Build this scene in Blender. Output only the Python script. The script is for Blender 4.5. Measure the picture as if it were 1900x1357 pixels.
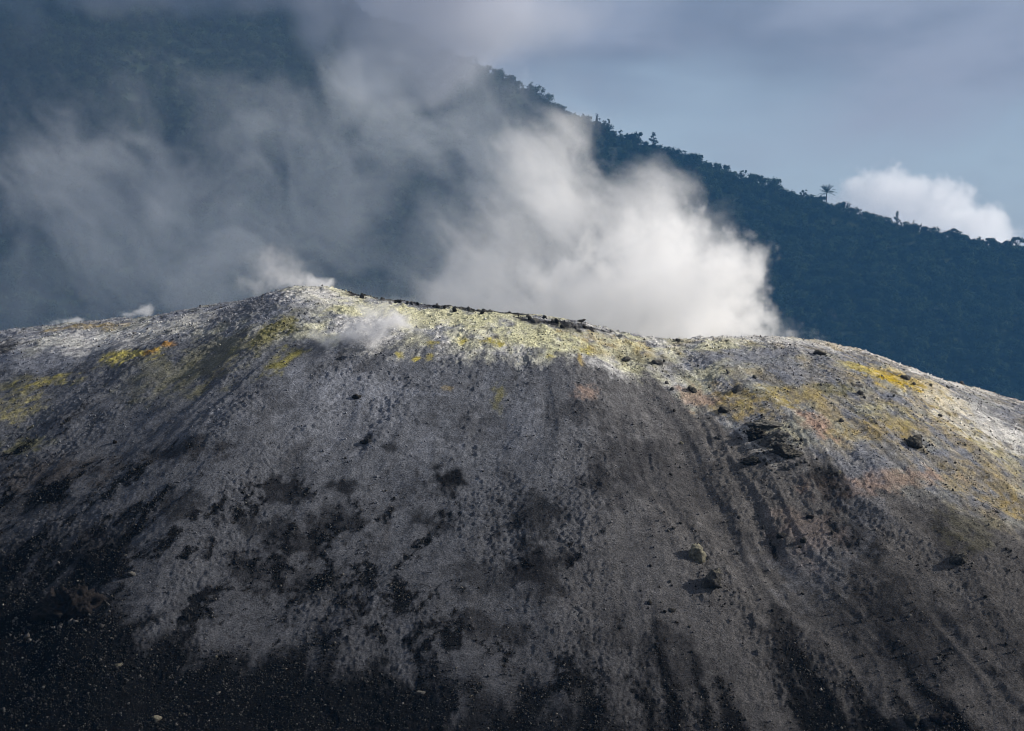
import bpy, math, random
import numpy as np
from mathutils import Vector, Matrix

R = math.radians
sc = bpy.context.scene
for o in list(bpy.data.objects):
    bpy.data.objects.remove(o)

# ------------------------------------------------------------------ camera
F_PX = 3810.0                      # focal length in pixels of the 1900 px wide photograph
CU, CV = 950.0, 678.5
cam_d = bpy.data.cameras.new('camera')
cam_d.sensor_width = 36.0
cam_d.lens = 36.0 * F_PX / 1900.0
cam_d.clip_start = 0.5
cam_d.clip_end = 30000.0
cam = bpy.data.objects.new('camera', cam_d)
sc.collection.objects.link(cam)
cam.location = (0, 0, 0)
cam.rotation_euler = (R(90), 0, 0)
sc.camera = cam

# ------------------------------------------------------------------ sky and sun
SUN_EL, SUN_AZ = 25.0, 4.0         # azimuth: degrees from +X (right) towards +Y (away from the camera)
W = bpy.data.worlds.new('World')
sc.world = W
W.use_nodes = True
wn, wl = W.node_tree.nodes, W.node_tree.links
wn.clear()


def wmath(op, a, b=None, c=None, clamp=False):
    t = wn.new('ShaderNodeMath')
    t.operation = op
    t.use_clamp = clamp
    for i, v in enumerate((a, b, c)):
        if v is None:
            continue
        if isinstance(v, (int, float)):
            t.inputs[i].default_value = v
        else:
            wl.new(v, t.inputs[i])
    return t.outputs[0]


def wnoise(vec, scale, detail, rough=0.5, dist=0.0):
    t = wn.new('ShaderNodeTexNoise')
    t.inputs['Scale'].default_value = scale
    t.inputs['Detail'].default_value = detail
    t.inputs['Roughness'].default_value = rough
    t.inputs['Distortion'].default_value = dist
    wl.new(vec, t.inputs['Vector'])
    return t.outputs[0]


def wstep(v, a, b):
    t = wn.new('ShaderNodeMapRange')
    t.interpolation_type = 'SMOOTHSTEP'
    t.inputs['From Min'].default_value = a
    t.inputs['From Max'].default_value = b
    wl.new(v, t.inputs['Value'])
    return t.outputs['Result']


def wmix(fac, a, b):
    t = wn.new('ShaderNodeMix')
    t.data_type = 'RGBA'
    for sock, v in ((t.inputs[0], fac), (t.inputs[6], a), (t.inputs[7], b)):
        if isinstance(v, (int, float)):
            sock.default_value = v
        elif isinstance(v, tuple):
            sock.default_value = v + (1.0,)
        else:
            wl.new(v, sock)
    return t.outputs[2]


SKY = 0.09
sky = wn.new('ShaderNodeTexSky')
sky.sky_type = 'NISHITA'
sky.sun_disc = False
sky.sun_elevation = R(SUN_EL)
sky.sun_rotation = R(90.0 - SUN_AZ)
sky.air_density = 1.0
sky.dust_density = 2.0
sky.ozone_density = 1.5
tc = wn.new('ShaderNodeTexCoord')
mp = wn.new('ShaderNodeMapping')
mp.inputs['Scale'].default_value = (1.0, 1.0, 2.3)
wl.new(tc.outputs['Generated'], mp.inputs['Vector'])
sp = wn.new('ShaderNodeSeparateXYZ')
wl.new(tc.outputs['Generated'], sp.inputs[0])
n_big = wnoise(mp.outputs[0], 7.0, 3.0, 0.5, 0.3)
n_small = wnoise(mp.outputs[0], 22.0, 4.0, 0.5, 0.2)
edge = wmath('ADD', sp.outputs[2], wmath('MULTIPLY', wmath('SUBTRACT', n_big, 0.5), 0.11))
deck = wstep(edge, 0.095, 0.15)
veil = wmath('MULTIPLY', wstep(n_small, 0.35, 0.75), 0.35)
cover = wmath('MAXIMUM', deck, veil, clamp=True)
shade = wstep(wmath('ADD', wmath('MULTIPLY', n_big, 0.78), wmath('MULTIPLY', n_small, 0.22)), 0.36, 0.62)
dark_c = tuple(c / SKY for c in (0.168, 0.172, 0.198))
light_c = tuple(c / SKY for c in (0.275, 0.277, 0.315))
deck_c = wmix(shade, dark_c, light_c)
open_c = wmix(0.75, sky.outputs[0], tuple(c / SKY for c in (0.33, 0.375, 0.42)))
bg = wn.new('ShaderNodeBackground')
bg.inputs['Strength'].default_value = SKY
wl.new(wmix(cover, open_c, deck_c), bg.inputs['Color'])
wo = wn.new('ShaderNodeOutputWorld')
wl.new(bg.outputs[0], wo.inputs['Surface'])

sun_d = bpy.data.lights.new('sun', 'SUN')
sun_d.energy = 5.0
sun_d.angle = R(0.6)
sun_d.color = (1.0, 0.935, 0.845)
sun = bpy.data.objects.new('sun', sun_d)
sc.collection.objects.link(sun)
sdir = Vector((math.cos(R(SUN_EL)) * math.cos(R(SUN_AZ)), math.cos(R(SUN_EL)) * math.sin(R(SUN_AZ)), math.sin(R(SUN_EL))))
sun.rotation_euler = sdir.to_track_quat('Z', 'Y').to_euler()
sun.location = sdir * 300

vs = sc.view_settings
vs.view_transform = 'Standard'
vs.look = 'None'
vs.exposure = 0.42
vs.gamma = 1.0
vs.use_curve_mapping = False
sc.cycles.volume_bounces = 12
sc.cycles.max_bounces = 16
sc.cycles.volume_step_rate = 2.0
sc.cycles.diffuse_bounces = 2
sc.cycles.volume_max_steps = 512
sc.cycles.use_denoising = True
sc.cycles.pixel_filter_type = 'BLACKMAN_HARRIS'
sc.cycles.filter_width = 0.95

# ------------------------------------------------------------------ numpy noise
_rs = np.random.RandomState(7)
_ang = _rs.rand(512) * 2 * np.pi
_G2 = np.stack([np.cos(_ang), np.sin(_ang)], 1).astype('f4')
_g3 = _rs.randn(512, 3)
_G3 = (_g3 / np.linalg.norm(_g3, axis=1)[:, None]).astype('f4')


def _hash(ix, iy, iz, seed):
    h = (ix.astype(np.uint32) * np.uint32(374761393) + iy.astype(np.uint32) * np.uint32(668265263)
         + iz * np.uint32(2147483647) + np.uint32(seed * 974711 + 1013))
    h = (h ^ (h >> np.uint32(13))) * np.uint32(1274126177)
    return (h ^ (h >> np.uint32(16))) & np.uint32(511)


def noise2(x, y, seed=0):
    x = np.asarray(x, 'f4'); y = np.asarray(y, 'f4')
    ix = np.floor(x).astype(np.int64); iy = np.floor(y).astype(np.int64)
    fx = (x - ix).astype('f4'); fy = (y - iy).astype('f4')
    ux = fx * fx * fx * (fx * (fx * 6 - 15) + 10); uy = fy * fy * fy * (fy * (fy * 6 - 15) + 10)
    z = np.uint32(0)

    def g(a, b):
        q = _G2[_hash(ix + a, iy + b, z, seed)]
        return q[..., 0] * (fx - a) + q[..., 1] * (fy - b)
    n0 = g(0, 0) * (1 - ux) + g(1, 0) * ux
    n1 = g(0, 1) * (1 - ux) + g(1, 1) * ux
    return (n0 * (1 - uy) + n1 * uy) * 1.5


def fbm2(x, y, octv=4, seed=0, gain=0.5, kind=0):
    t = 0; a = 1.0; s = 0
    for i in range(octv):
        n = noise2(x * 2.03 ** i + 17.3 * i, y * 2.03 ** i - 9.1 * i, seed + i)
        if kind == 1:
            n = 1 - 2 * np.abs(n)
        if kind == 2:
            n = 2 * np.abs(n) - 0.5
        t = t + a * n; s += a; a *= gain
    return t / s


def noise3(x, y, z, seed=0):
    ix = np.floor(x).astype(np.int32); iy = np.floor(y).astype(np.int32); iz = np.floor(z).astype(np.int32)
    fx = (x - ix).astype('f4'); fy = (y - iy).astype('f4'); fz = (z - iz).astype('f4')
    ux = fx * fx * (3 - 2 * fx); uy = fy * fy * (3 - 2 * fy); uz = fz * fz * (3 - 2 * fz)

    def g(a, b, c):
        q = _G3[_hash(ix + a, iy + b, (iz + c).astype(np.uint32), seed)]
        return q[..., 0] * (fx - a) + q[..., 1] * (fy - b) + q[..., 2] * (fz - c)
    out = 0
    for c in (0, 1):
        p0 = g(0, 0, c) * (1 - ux) + g(1, 0, c) * ux
        p1 = g(0, 1, c) * (1 - ux) + g(1, 1, c) * ux
        p = p0 * (1 - uy) + p1 * uy
        out = out + p * (uz if c else 1 - uz)
    return out * 1.4


def fbm3(x, y, z, octv=4, seed=0, gain=0.5, billow=False):
    t = 0; a = 1.0; s = 0
    for i in range(octv):
        k = 2.03 ** i
        n = noise3(x * k + 3.1 * i, y * k - 5.7 * i, z * k + 11.9 * i, seed + i)
        if billow:
            n = 2 * np.abs(n) - 0.45
        t = t + a * n; s += a; a *= gain
    return t / s


def cells(x, y, seed=0):
    """distance to the nearest scattered point and that point's random value"""
    ix = np.floor(x).astype(np.int64); iy = np.floor(y).astype(np.int64)
    best = np.full(np.shape(x), 9.0, 'f4'); val = np.zeros(np.shape(x), 'f4')
    for a in (-1, 0, 1):
        for b in (-1, 0, 1):
            h = _hash(ix + a, iy + b, np.uint32(0), seed)
            q = _G2[h]
            d = np.hypot(x - ix - a - 0.5 - 0.42 * q[..., 0], y - iy - b - 0.5 - 0.42 * q[..., 1]).astype('f4')
            m = d < best
            best = np.where(m, d, best); val = np.where(m, h / np.float32(511), val)
    return best, val


def sstep(a, b, x):
    t = np.clip((x - a) / (b - a), 0, 1)
    return t * t * (3 - 2 * t)


# ------------------------------------------------------------------ helpers
COL = sc.collection


def link(o, parent=None):
    COL.objects.link(o)
    if parent is not None:
        o.parent = parent
    return o


def tag(o, label=None, cat=None, group=None, kind=None):
    for k, v in (('label', label), ('category', cat), ('group', group), ('kind', kind)):
        if v:
            o[k] = v
    return o


def mesh_np(name, verts, faces, smooth=False):
    """verts (N,3), faces (M,k): fast mesh from arrays"""
    me = bpy.data.meshes.new(name)
    verts = np.ascontiguousarray(verts, 'f4'); faces = np.ascontiguousarray(faces, 'i4')
    k = faces.shape[1]; m = faces.shape[0]
    me.vertices.add(len(verts)); me.vertices.foreach_set('co', verts.ravel())
    me.loops.add(m * k); me.loops.foreach_set('vertex_index', faces.ravel())
    me.polygons.add(m); me.polygons.foreach_set('loop_start', np.arange(0, m * k, k, dtype='i4'))
    me.update(calc_edges=True)
    if smooth:
        me.polygons.foreach_set('use_smooth', np.ones(m, dtype=bool))
    return me


def color_attr(me, name, rgb):
    a = me.attributes.new(name, 'FLOAT_COLOR', 'POINT')
    c = np.ones((len(rgb), 4), 'f4'); c[:, :3] = rgb
    a.data.foreach_set('color', c.ravel())


class Mat:
    """small builder for a Principled material"""

    def __init__(self, name, rough=0.9, spec=0.2):
        self.m = bpy.data.materials.new(name); self.m.use_nodes = True
        self.n = self.m.node_tree.nodes; self.l = self.m.node_tree.links
        self.b = self.n['Principled BSDF']
        self.b.inputs['Roughness'].default_value = rough
        self.b.inputs['Specular IOR Level'].default_value = spec

    def node(self, kind, **kw):
        t = self.n.new(kind)
        for k, v in kw.items():
            setattr(t, k, v)
        return t

    def set(self, sock, v):
        if isinstance(v, bpy.types.NodeSocket):
            self.l.new(v, sock)
        elif isinstance(v, tuple) and len(v) == 3 and sock.type == 'RGBA':
            sock.default_value = v + (1.0,)
        else:
            sock.default_value = v

    def coord(self):
        return self.node('ShaderNodeTexCoord').outputs['Object']

    def noise(self, scale, detail=4.0, rough=0.6, vec=None):
        t = self.node('ShaderNodeTexNoise')
        t.inputs['Scale'].default_value = scale; t.inputs['Detail'].default_value = detail
        t.inputs['Roughness'].default_value = rough
        self.l.new(vec if vec is not None else self.coord(), t.inputs['Vector'])
        return t.outputs[0]

    def rng(self, v, a, b, c=0.0, d=1.0):
        t = self.node('ShaderNodeMapRange')
        for s, q in zip(('From Min', 'From Max', 'To Min', 'To Max'), (a, b, c, d)):
            t.inputs[s].default_value = q
        self.l.new(v, t.inputs['Value'])
        return t.outputs['Result']

    def mix(self, fac, a, b, mode='MIX'):
        t = self.node('ShaderNodeMix', data_type='RGBA', blend_type=mode)
        for s, v in ((t.inputs[0], fac), (t.inputs[6], a), (t.inputs[7], b)):
            self.set(s, v)
        return t.outputs[2]

    def attr(self, name):
        t = self.node('ShaderNodeAttribute', attribute_name=name)
        return t.outputs['Color']

    def base(self, v):
        self.set(self.b.inputs['Base Color'], v)

    def bump(self, h, strength, dist):
        t = self.node('ShaderNodeBump')
        t.inputs['Strength'].default_value = strength; t.inputs['Distance'].default_value = dist
        self.l.new(h, t.inputs['Height']); self.l.new(t.outputs[0], self.b.inputs['Normal'])


# ------------------------------------------------------------------ the dome: a cinder cone with a rim of radius RIM
RIM, YC = 60.0, 168.0
SKYLINE = [(-900, 780), (-500, 720), (-250, 668), (0, 618), (60, 609), (140, 602), (200, 594), (270, 592), (330, 582), (400, 566), (450, 560),
           (500, 547), (540, 535), (580, 531), (610, 535), (650, 545), (700, 554), (740, 560), (800, 567), (880, 576),
           (950, 582), (1010, 587), (1080, 599), (1140, 614), (1200, 627), (1250, 632), (1310, 626), (1400, 625),
           (1460, 627), (1520, 636), (1580, 649), (1640, 673), (1700, 696), (1750, 711), (1800, 724), (1850, 740),
           (1900, 754), (2100, 830), (2500, 960), (2900, 1050)]


def rim_hit(u):
    t = (u - CU) / F_PX
    a = 1 + t * t; b = -2 * YC; c = YC * YC - RIM * RIM
    y = (-b - math.sqrt(max(b * b - 4 * a * c, 0))) / (2 * a)
    return t * y, y


_th, _hc = [], []
for u, v in SKYLINE:
    x, y = rim_hit(u)
    _th.append(math.atan2(x, YC - y)); _hc.append((CV - v) / F_PX * y)
_th = np.array(_th); _hc = np.array(_hc)
_fine = np.linspace(-math.pi, math.pi, 4001)
_hf = np.interp(_fine, _th, _hc)
_k = np.exp(-np.linspace(-2, 2, 13) ** 2); _k /= _k.sum()
_hf = np.convolve(np.pad(_hf, 6, 'edge'), _k, 'valid')


def dome_sd(x, y):
    th = np.arctan2(x, YC - y); r = np.hypot(x, YC - y)
    return th * RIM, r - RIM


XF, YF = 2.0, 121.0               # where the fall lines of the flank fan out from


def flow(x, y):
    return np.arctan2(x - XF, YF - y) * 27.0, np.hypot(x - XF, YF - y)


def dome_macro(x, y):
    s, d = dome_sd(x, y)
    th = s / RIM
    h = np.interp(th, _fine, _hf)
    a = 4.5 + 3.0 * sstep(0.10, 0.35, th) + 3.0 * sstep(-0.15, -0.45, th)
    out = 0.66 * (np.sqrt(np.maximum(d, 0) ** 2 + a * a) - a)
    inn = np.minimum(0.75 * (np.sqrt(np.minimum(d, 0) ** 2 + 4) - 2), 12)
    h = h - out - inn
    dp = np.maximum(d, 0)
    g = sstep(1.5, 14, dp)
    # broad bulges, fall-line gullies that open downslope
    f, r = flow(x, y)
    h = h + g * 0.75 * fbm2(f / 9.0, r / 18.0, 3, 11)
    wig = 0.35 * noise2(f / 4, r / 7.0, 61)
    w = 0.6 + 0.4 * sstep(0, 12, s)
    h = h + g * w * 0.24 * fbm2(f / 2.5 + 1.4 * wig, r / 24.0, 3, 21, kind=1)
    rill = sstep(-0.25, 0.4, fbm2(f / 3.5, r / 8.0, 2, 28))
    h = h + g * w * 0.05 * rill * fbm2(f / 0.8 + wig * 2.2, r / 10.0, 2, 25, kind=1)
    return h


def dome_height(x, y):
    s, d = dome_sd(x, y)
    h = dome_macro(x, y)
    crest = 1 - sstep(0.5, 9, d)
    h = h + 0.16 * sstep(1, 6, d) * fbm2(x / 3.4, y / 3.4, 2, 35)
    lump = fbm2(x / 1.3, y / 1.3, 4, 31, 0.55)
    clod = fbm2(x / 0.42, y / 0.42, 3, 41, 0.6, kind=2)
    f, r = flow(x, y)
    rough = 0.15 + 1.15 * sstep(-0.18, 0.4, fbm2(f / 2.4, r / 9.0, 3, 51))
    h = h + (0.085 + 0.12 * crest) * lump + (0.030 + 0.045 * crest) * rough * clod
    fine = noise2(x / 0.17, y / 0.17, 71)
    h = h + 0.046 * rough * fine
    # half-buried lumps and clods
    for size, seed, amp, keep in ((0.22, 81, 0.045, 0.36), (0.40, 85, 0.06, 0.10), (0.95, 83, 0.07, 0.05)):
        f1, val = cells(x / size + 0.3 * lump + 0.25 * fine, y / (size * 1.25) + 0.25 * clod, seed)
        r = 0.18 + 0.25 * val / keep
        h = h + np.where(val < keep, amp * (0.35 + 0.65 * rough) * np.sqrt(np.clip(1 - (f1 / r) ** 2, 0, 1)) * (0.4 + val / keep), 0)
    return h


def ray_dome(u, v, macro=False):
    """the point of the dome seen at a photograph pixel"""
    ys = np.linspace(60, 135, 3001)
    xs = (u - CU) / F_PX * ys; zs = (CV - v) / F_PX * ys
    hs = (dome_macro if macro else dome_height)(xs, ys)
    k = np.argmax(hs >= zs)
    if not (hs >= zs).any():
        k = int(np.argmax(hs - zs))
    return Vector((float(xs[k]), float(ys[k]), float(hs[k])))


def ray_sd(u, v):
    p = ray_dome(u, v, True)
    s, d = dome_sd(np.array([p.x]), np.array([p.y]))
    return float(s[0]), float(d[0])


def edge_line(pts):
    q = sorted(ray_sd(u, v) for u, v in pts)
    a = np.array(q)
    return lambda s: np.interp(s, a[:, 0], a[:, 1])


# mineral zones: lower edges of the pale crust and upper edge of the black cinders, as lines on the cone
crust_edge = edge_line([(0, 700), (120, 668), (260, 640), (400, 622), (520, 640), (650, 640), (800, 652), (950, 662), (1100, 676),
                        (1230, 715), (1330, 780), (1430, 850), (1560, 870), (1650, 905), (1780, 950), (1890, 1000)])
cinder_edge = edge_line([(5, 1040), (150, 1075), (250, 1150), (400, 1195), (600, 1200), (700, 1225), (850, 1240), (1000, 1270),
                         (1100, 1330), (1250, 1290), (1400, 1335), (1500, 1270), (1650, 1240), (1750, 1330), (1890, 1230)])

C_ASH = (0.120, 0.126, 0.143); C_WARM = (0.134, 0.127, 0.123); C_PALEASH = (0.215, 0.227, 0.262); C_BLACK = (0.0065, 0.0062, 0.0066)
C_WHITE = (0.68, 0.665, 0.635); C_CREAM = (0.63, 0.61, 0.39); C_YELLOW = (0.52, 0.36, 0.012); C_SULF = (0.44, 0.38, 0.10); C_OCHRE = (0.39, 0.295, 0.115)
C_OLIVE = (0.19, 0.175, 0.065); C_PINK = (0.36, 0.255, 0.20); C_ORANGE = (0.62, 0.30, 0.02); C_DARK = (0.034, 0.033, 0.035)
C_TAN = (0.31, 0.275, 0.205); C_BROWN = (0.055, 0.047, 0.042)

# stains: (pixel u, v, half width along the rim px, half length down the slope px, colour, strength, patchiness)
STAINS = [
    # left flank
    (25, 752, 50, 26, C_SULF, 0.5, 1.9), (20, 715, 40, 18, C_OLIVE, 0.4, 1.4), (105, 703, 40, 12, C_SULF, 0.8, 1.3),
    (205, 668, 30, 16, C_SULF, 0.8, 1.9), (245, 662, 34, 10, C_SULF, 0.8, 1.8), (275, 656, 14, 8, C_ORANGE, 0.6, 0.7),
    (311, 640, 12, 9, C_ORANGE, 0.6, 0.6), (160, 607, 95, 10, C_OCHRE, 0.8, 0.8), (40, 830, 35, 16, C_OLIVE, 0.7, 1.0),
    (400, 660, 90, 60, C_OLIVE, 0.32, 0.9), (300, 700, 90, 50, C_OLIVE, 0.22, 0.8), (530, 600, 32, 45, C_OLIVE, 0.85, 1.1),
    (525, 668, 20, 38, C_OLIVE, 1.0, 0.9), (480, 635, 35, 30, C_OLIVE, 0.6, 1.3), (330, 605, 60, 20, C_OLIVE, 0.35, 1.0),
    (0, 645, 60, 14, C_DARK, 0.8, 1.0), (350, 830, 60, 26, C_DARK, 0.9, 1.3), (90, 880, 90, 35, C_BROWN, 0.8, 1.0),
    (150, 632, 150, 26, C_WHITE, 0.55, 1.4), (60, 672, 90, 22, C_PALEASH, 0.7, 1.2), (330, 600, 90, 16, C_WHITE, 0.45, 1.4),
    # summit and crest
    (600, 548, 60, 22, C_WHITE, 0.7, 0.8), (580, 580, 45, 30, C_PALEASH, 0.7, 0.9), (450, 575, 60, 20, C_ASH, 0.8, 1.0),
    (700, 575, 70, 20, C_CREAM, 0.7, 0.9), (850, 590, 100, 26, C_CREAM, 0.8, 1.0), (1000, 620, 80, 30, C_CREAM, 0.9, 1.0),
    (1130, 640, 70, 28, C_OCHRE, 0.7, 1.0), (1170, 660, 60, 30, C_CREAM, 0.6, 1.0), (1040, 600, 75, 13, C_DARK, 1.0, 0.9),
    (860, 632, 17, 9, C_SULF, 1.0, 1.3), (908, 637, 22, 8, C_SULF, 1.0, 1.3), (800, 638, 14, 10, C_SULF, 0.8, 1.3),
    (772, 663, 9, 7, C_SULF, 1.0, 1.3), (795, 662, 9, 8, C_SULF, 0.9, 1.3), (740, 660, 8, 10, C_SULF, 0.8, 1.3),
    (1082, 648, 22, 9, C_SULF, 1.0, 1.3), (1022, 664, 14, 8, C_SULF, 0.8, 1.3), (1075, 665, 10, 14, C_OCHRE, 1.0, 1.0),
    (925, 735, 14, 24, C_OLIVE, 0.6, 1.3), (830, 722, 10, 6, C_OCHRE, 0.8, 1.0), (1090, 725, 24, 18, C_PINK, 0.6, 1.0),
    (660, 720, 100, 40, C_PALEASH, 0.6, 1.2), (620, 780, 130, 60, C_PALEASH, 0.35, 1.2), (960, 790, 40, 60, C_PALEASH, 0.35, 1.0),
    (690, 551, 60, 5, C_DARK, 1.0, 0.6), (770, 563, 60, 5, C_DARK, 1.0, 0.6), (850, 573, 60, 5, C_DARK, 1.0, 0.6), (930, 580, 50, 5, C_DARK, 1.0, 0.6),
    # right shoulder
    (1708, 718, 66, 32, C_YELLOW, 1.0, 0.7), (1650, 700, 50, 16, C_YELLOW, 0.9, 1.1), (1590, 682, 26, 11, C_SULF, 0.8, 1.3),
    (1750, 750, 40, 30, C_YELLOW, 0.6, 1.4), (1770, 790, 60, 40, C_OCHRE, 0.65, 1.3), (1620, 800, 75, 34, C_OCHRE, 0.8, 1.2),
    (1650, 770, 50, 30, C_SULF, 0.35, 1.3), (1540, 720, 40, 18, C_OLIVE, 0.6, 1.2), (1825, 825, 40, 28, C_SULF, 0.4, 1.4),
    (1875, 940, 40, 30, C_OCHRE, 0.9, 1.0), (1800, 890, 60, 30, C_OCHRE, 0.5, 1.3), (1410, 745, 75, 32, C_OCHRE, 0.85, 1.2),
    (1440, 735, 50, 20, C_SULF, 0.35, 1.3), (1340, 735, 50, 30, C_OCHRE, 0.75, 0.9), (1300, 700, 50, 20, C_CREAM, 0.4, 1.0),
    (1510, 790, 28, 26, C_PINK, 1.0, 0.9), (1290, 735, 40, 26, C_PINK, 0.7, 1.0), (1640, 890, 80, 24, C_PINK, 0.75, 1.0),
    (1400, 660, 90, 26, C_PALEASH, 0.75, 1.0), (1480, 690, 60, 30, C_PALEASH, 0.6, 1.0), (1600, 860, 60, 40, C_PALEASH, 0.55, 0.8),
    (1800, 770, 90, 60, C_WHITE, 0.6, 1.0), (1850, 770, 60, 20, C_PALEASH, 0.6, 1.3), (1720, 690, 70, 12, C_WHITE, 0.8, 0.8),
    (1800, 735, 60, 10, C_PALEASH, 0.6, 1.2), (1870, 800, 60, 30, C_WHITE, 0.5, 1.0), (1340, 640, 60, 12, C_CREAM, 0.6, 1.0),
    (1200, 650, 40, 12, C_OCHRE, 0.5, 1.0), (1190, 665, 50, 14, C_DARK, 0.5, 1.6), (1240, 690, 40, 14, C_DARK, 0.5, 1.6),
    # lower slope: loose ash sheets and cinder runs
    (1250, 900, 110, 90, C_DARK, 0.55, 0.9), (1160, 830, 60, 50, C_DARK, 0.6, 1.2), (1060, 760, 50, 25, C_DARK, 0.6, 1.2),
    (1120, 890, 40, 45, C_DARK, 0.8, 1.2), (1545, 900, 26, 60, C_BLACK, 0.85, 0.9), (1590, 990, 34, 70, C_BLACK, 0.85, 0.9),
    (1640, 1110, 45, 80, C_BLACK, 0.6, 1.1), (1760, 1000, 26, 60, C_BLACK, 0.6, 1.1), (1700, 1190, 55, 70, C_BLACK, 0.6, 1.1),
    (1510, 1050, 60, 60, C_PALEASH, 0.35, 1.0), (1500, 990, 40, 50, C_PINK, 0.25, 1.0), (1600, 950, 40, 50, C_PALEASH, 0.25, 1.0),
    (1800, 980, 40, 40, C_OLIVE, 0.25, 1.3),
    (990, 960, 50, 60, C_BLACK, 0.8, 1.3), (1005, 1060, 36, 60, C_BLACK, 0.9, 1.2), (830, 890, 28, 30, C_BLACK, 1.0, 1.0),
    (800, 970, 34, 26, C_BLACK, 0.8, 1.2), (520, 910, 40, 36, C_BLACK, 0.9, 1.2), (640, 970, 40, 40, C_BLACK, 0.8, 1.3),
    (530, 990, 60, 40, C_BLACK, 0.8, 1.2), (330, 940, 40, 30, C_BLACK, 0.8, 1.2), (600, 1090, 60, 40, C_BLACK, 0.7, 1.3),
    (470, 1060, 40, 40, C_BLACK, 0.8, 1.2), (900, 1070, 60, 40, C_BLACK, 0.6, 1.3), (190, 1020, 40, 60, C_BLACK, 1.0, 0.9),
    (60, 940, 70, 30, C_BLACK, 0.7, 1.2), (60, 1010, 90, 40, C_BLACK, 0.7, 1.0), (900, 1165, 50, 30, C_BLACK, 0.8, 1.3),
    (880, 790, 60, 40, C_DARK, 0.4, 1.2), (500, 740, 60, 40, C_DARK, 0.35, 1.0), (680, 815, 12, 12, C_BLACK, 0.9, 1.0),
    (720, 830, 14, 14, C_BLACK, 0.8, 1.0), (640, 905, 18, 20, C_BLACK, 0.9, 1.0), (1250, 1230, 40, 60, C_BLACK, 0.7, 1.1),
    (1460, 1190, 26, 70, C_BLACK, 0.8, 1.0), (1130, 1180, 30, 60, C_BLACK, 0.5, 1.2), (1880, 1180, 40, 70, C_BLACK, 0.45, 1.1),
]


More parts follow.
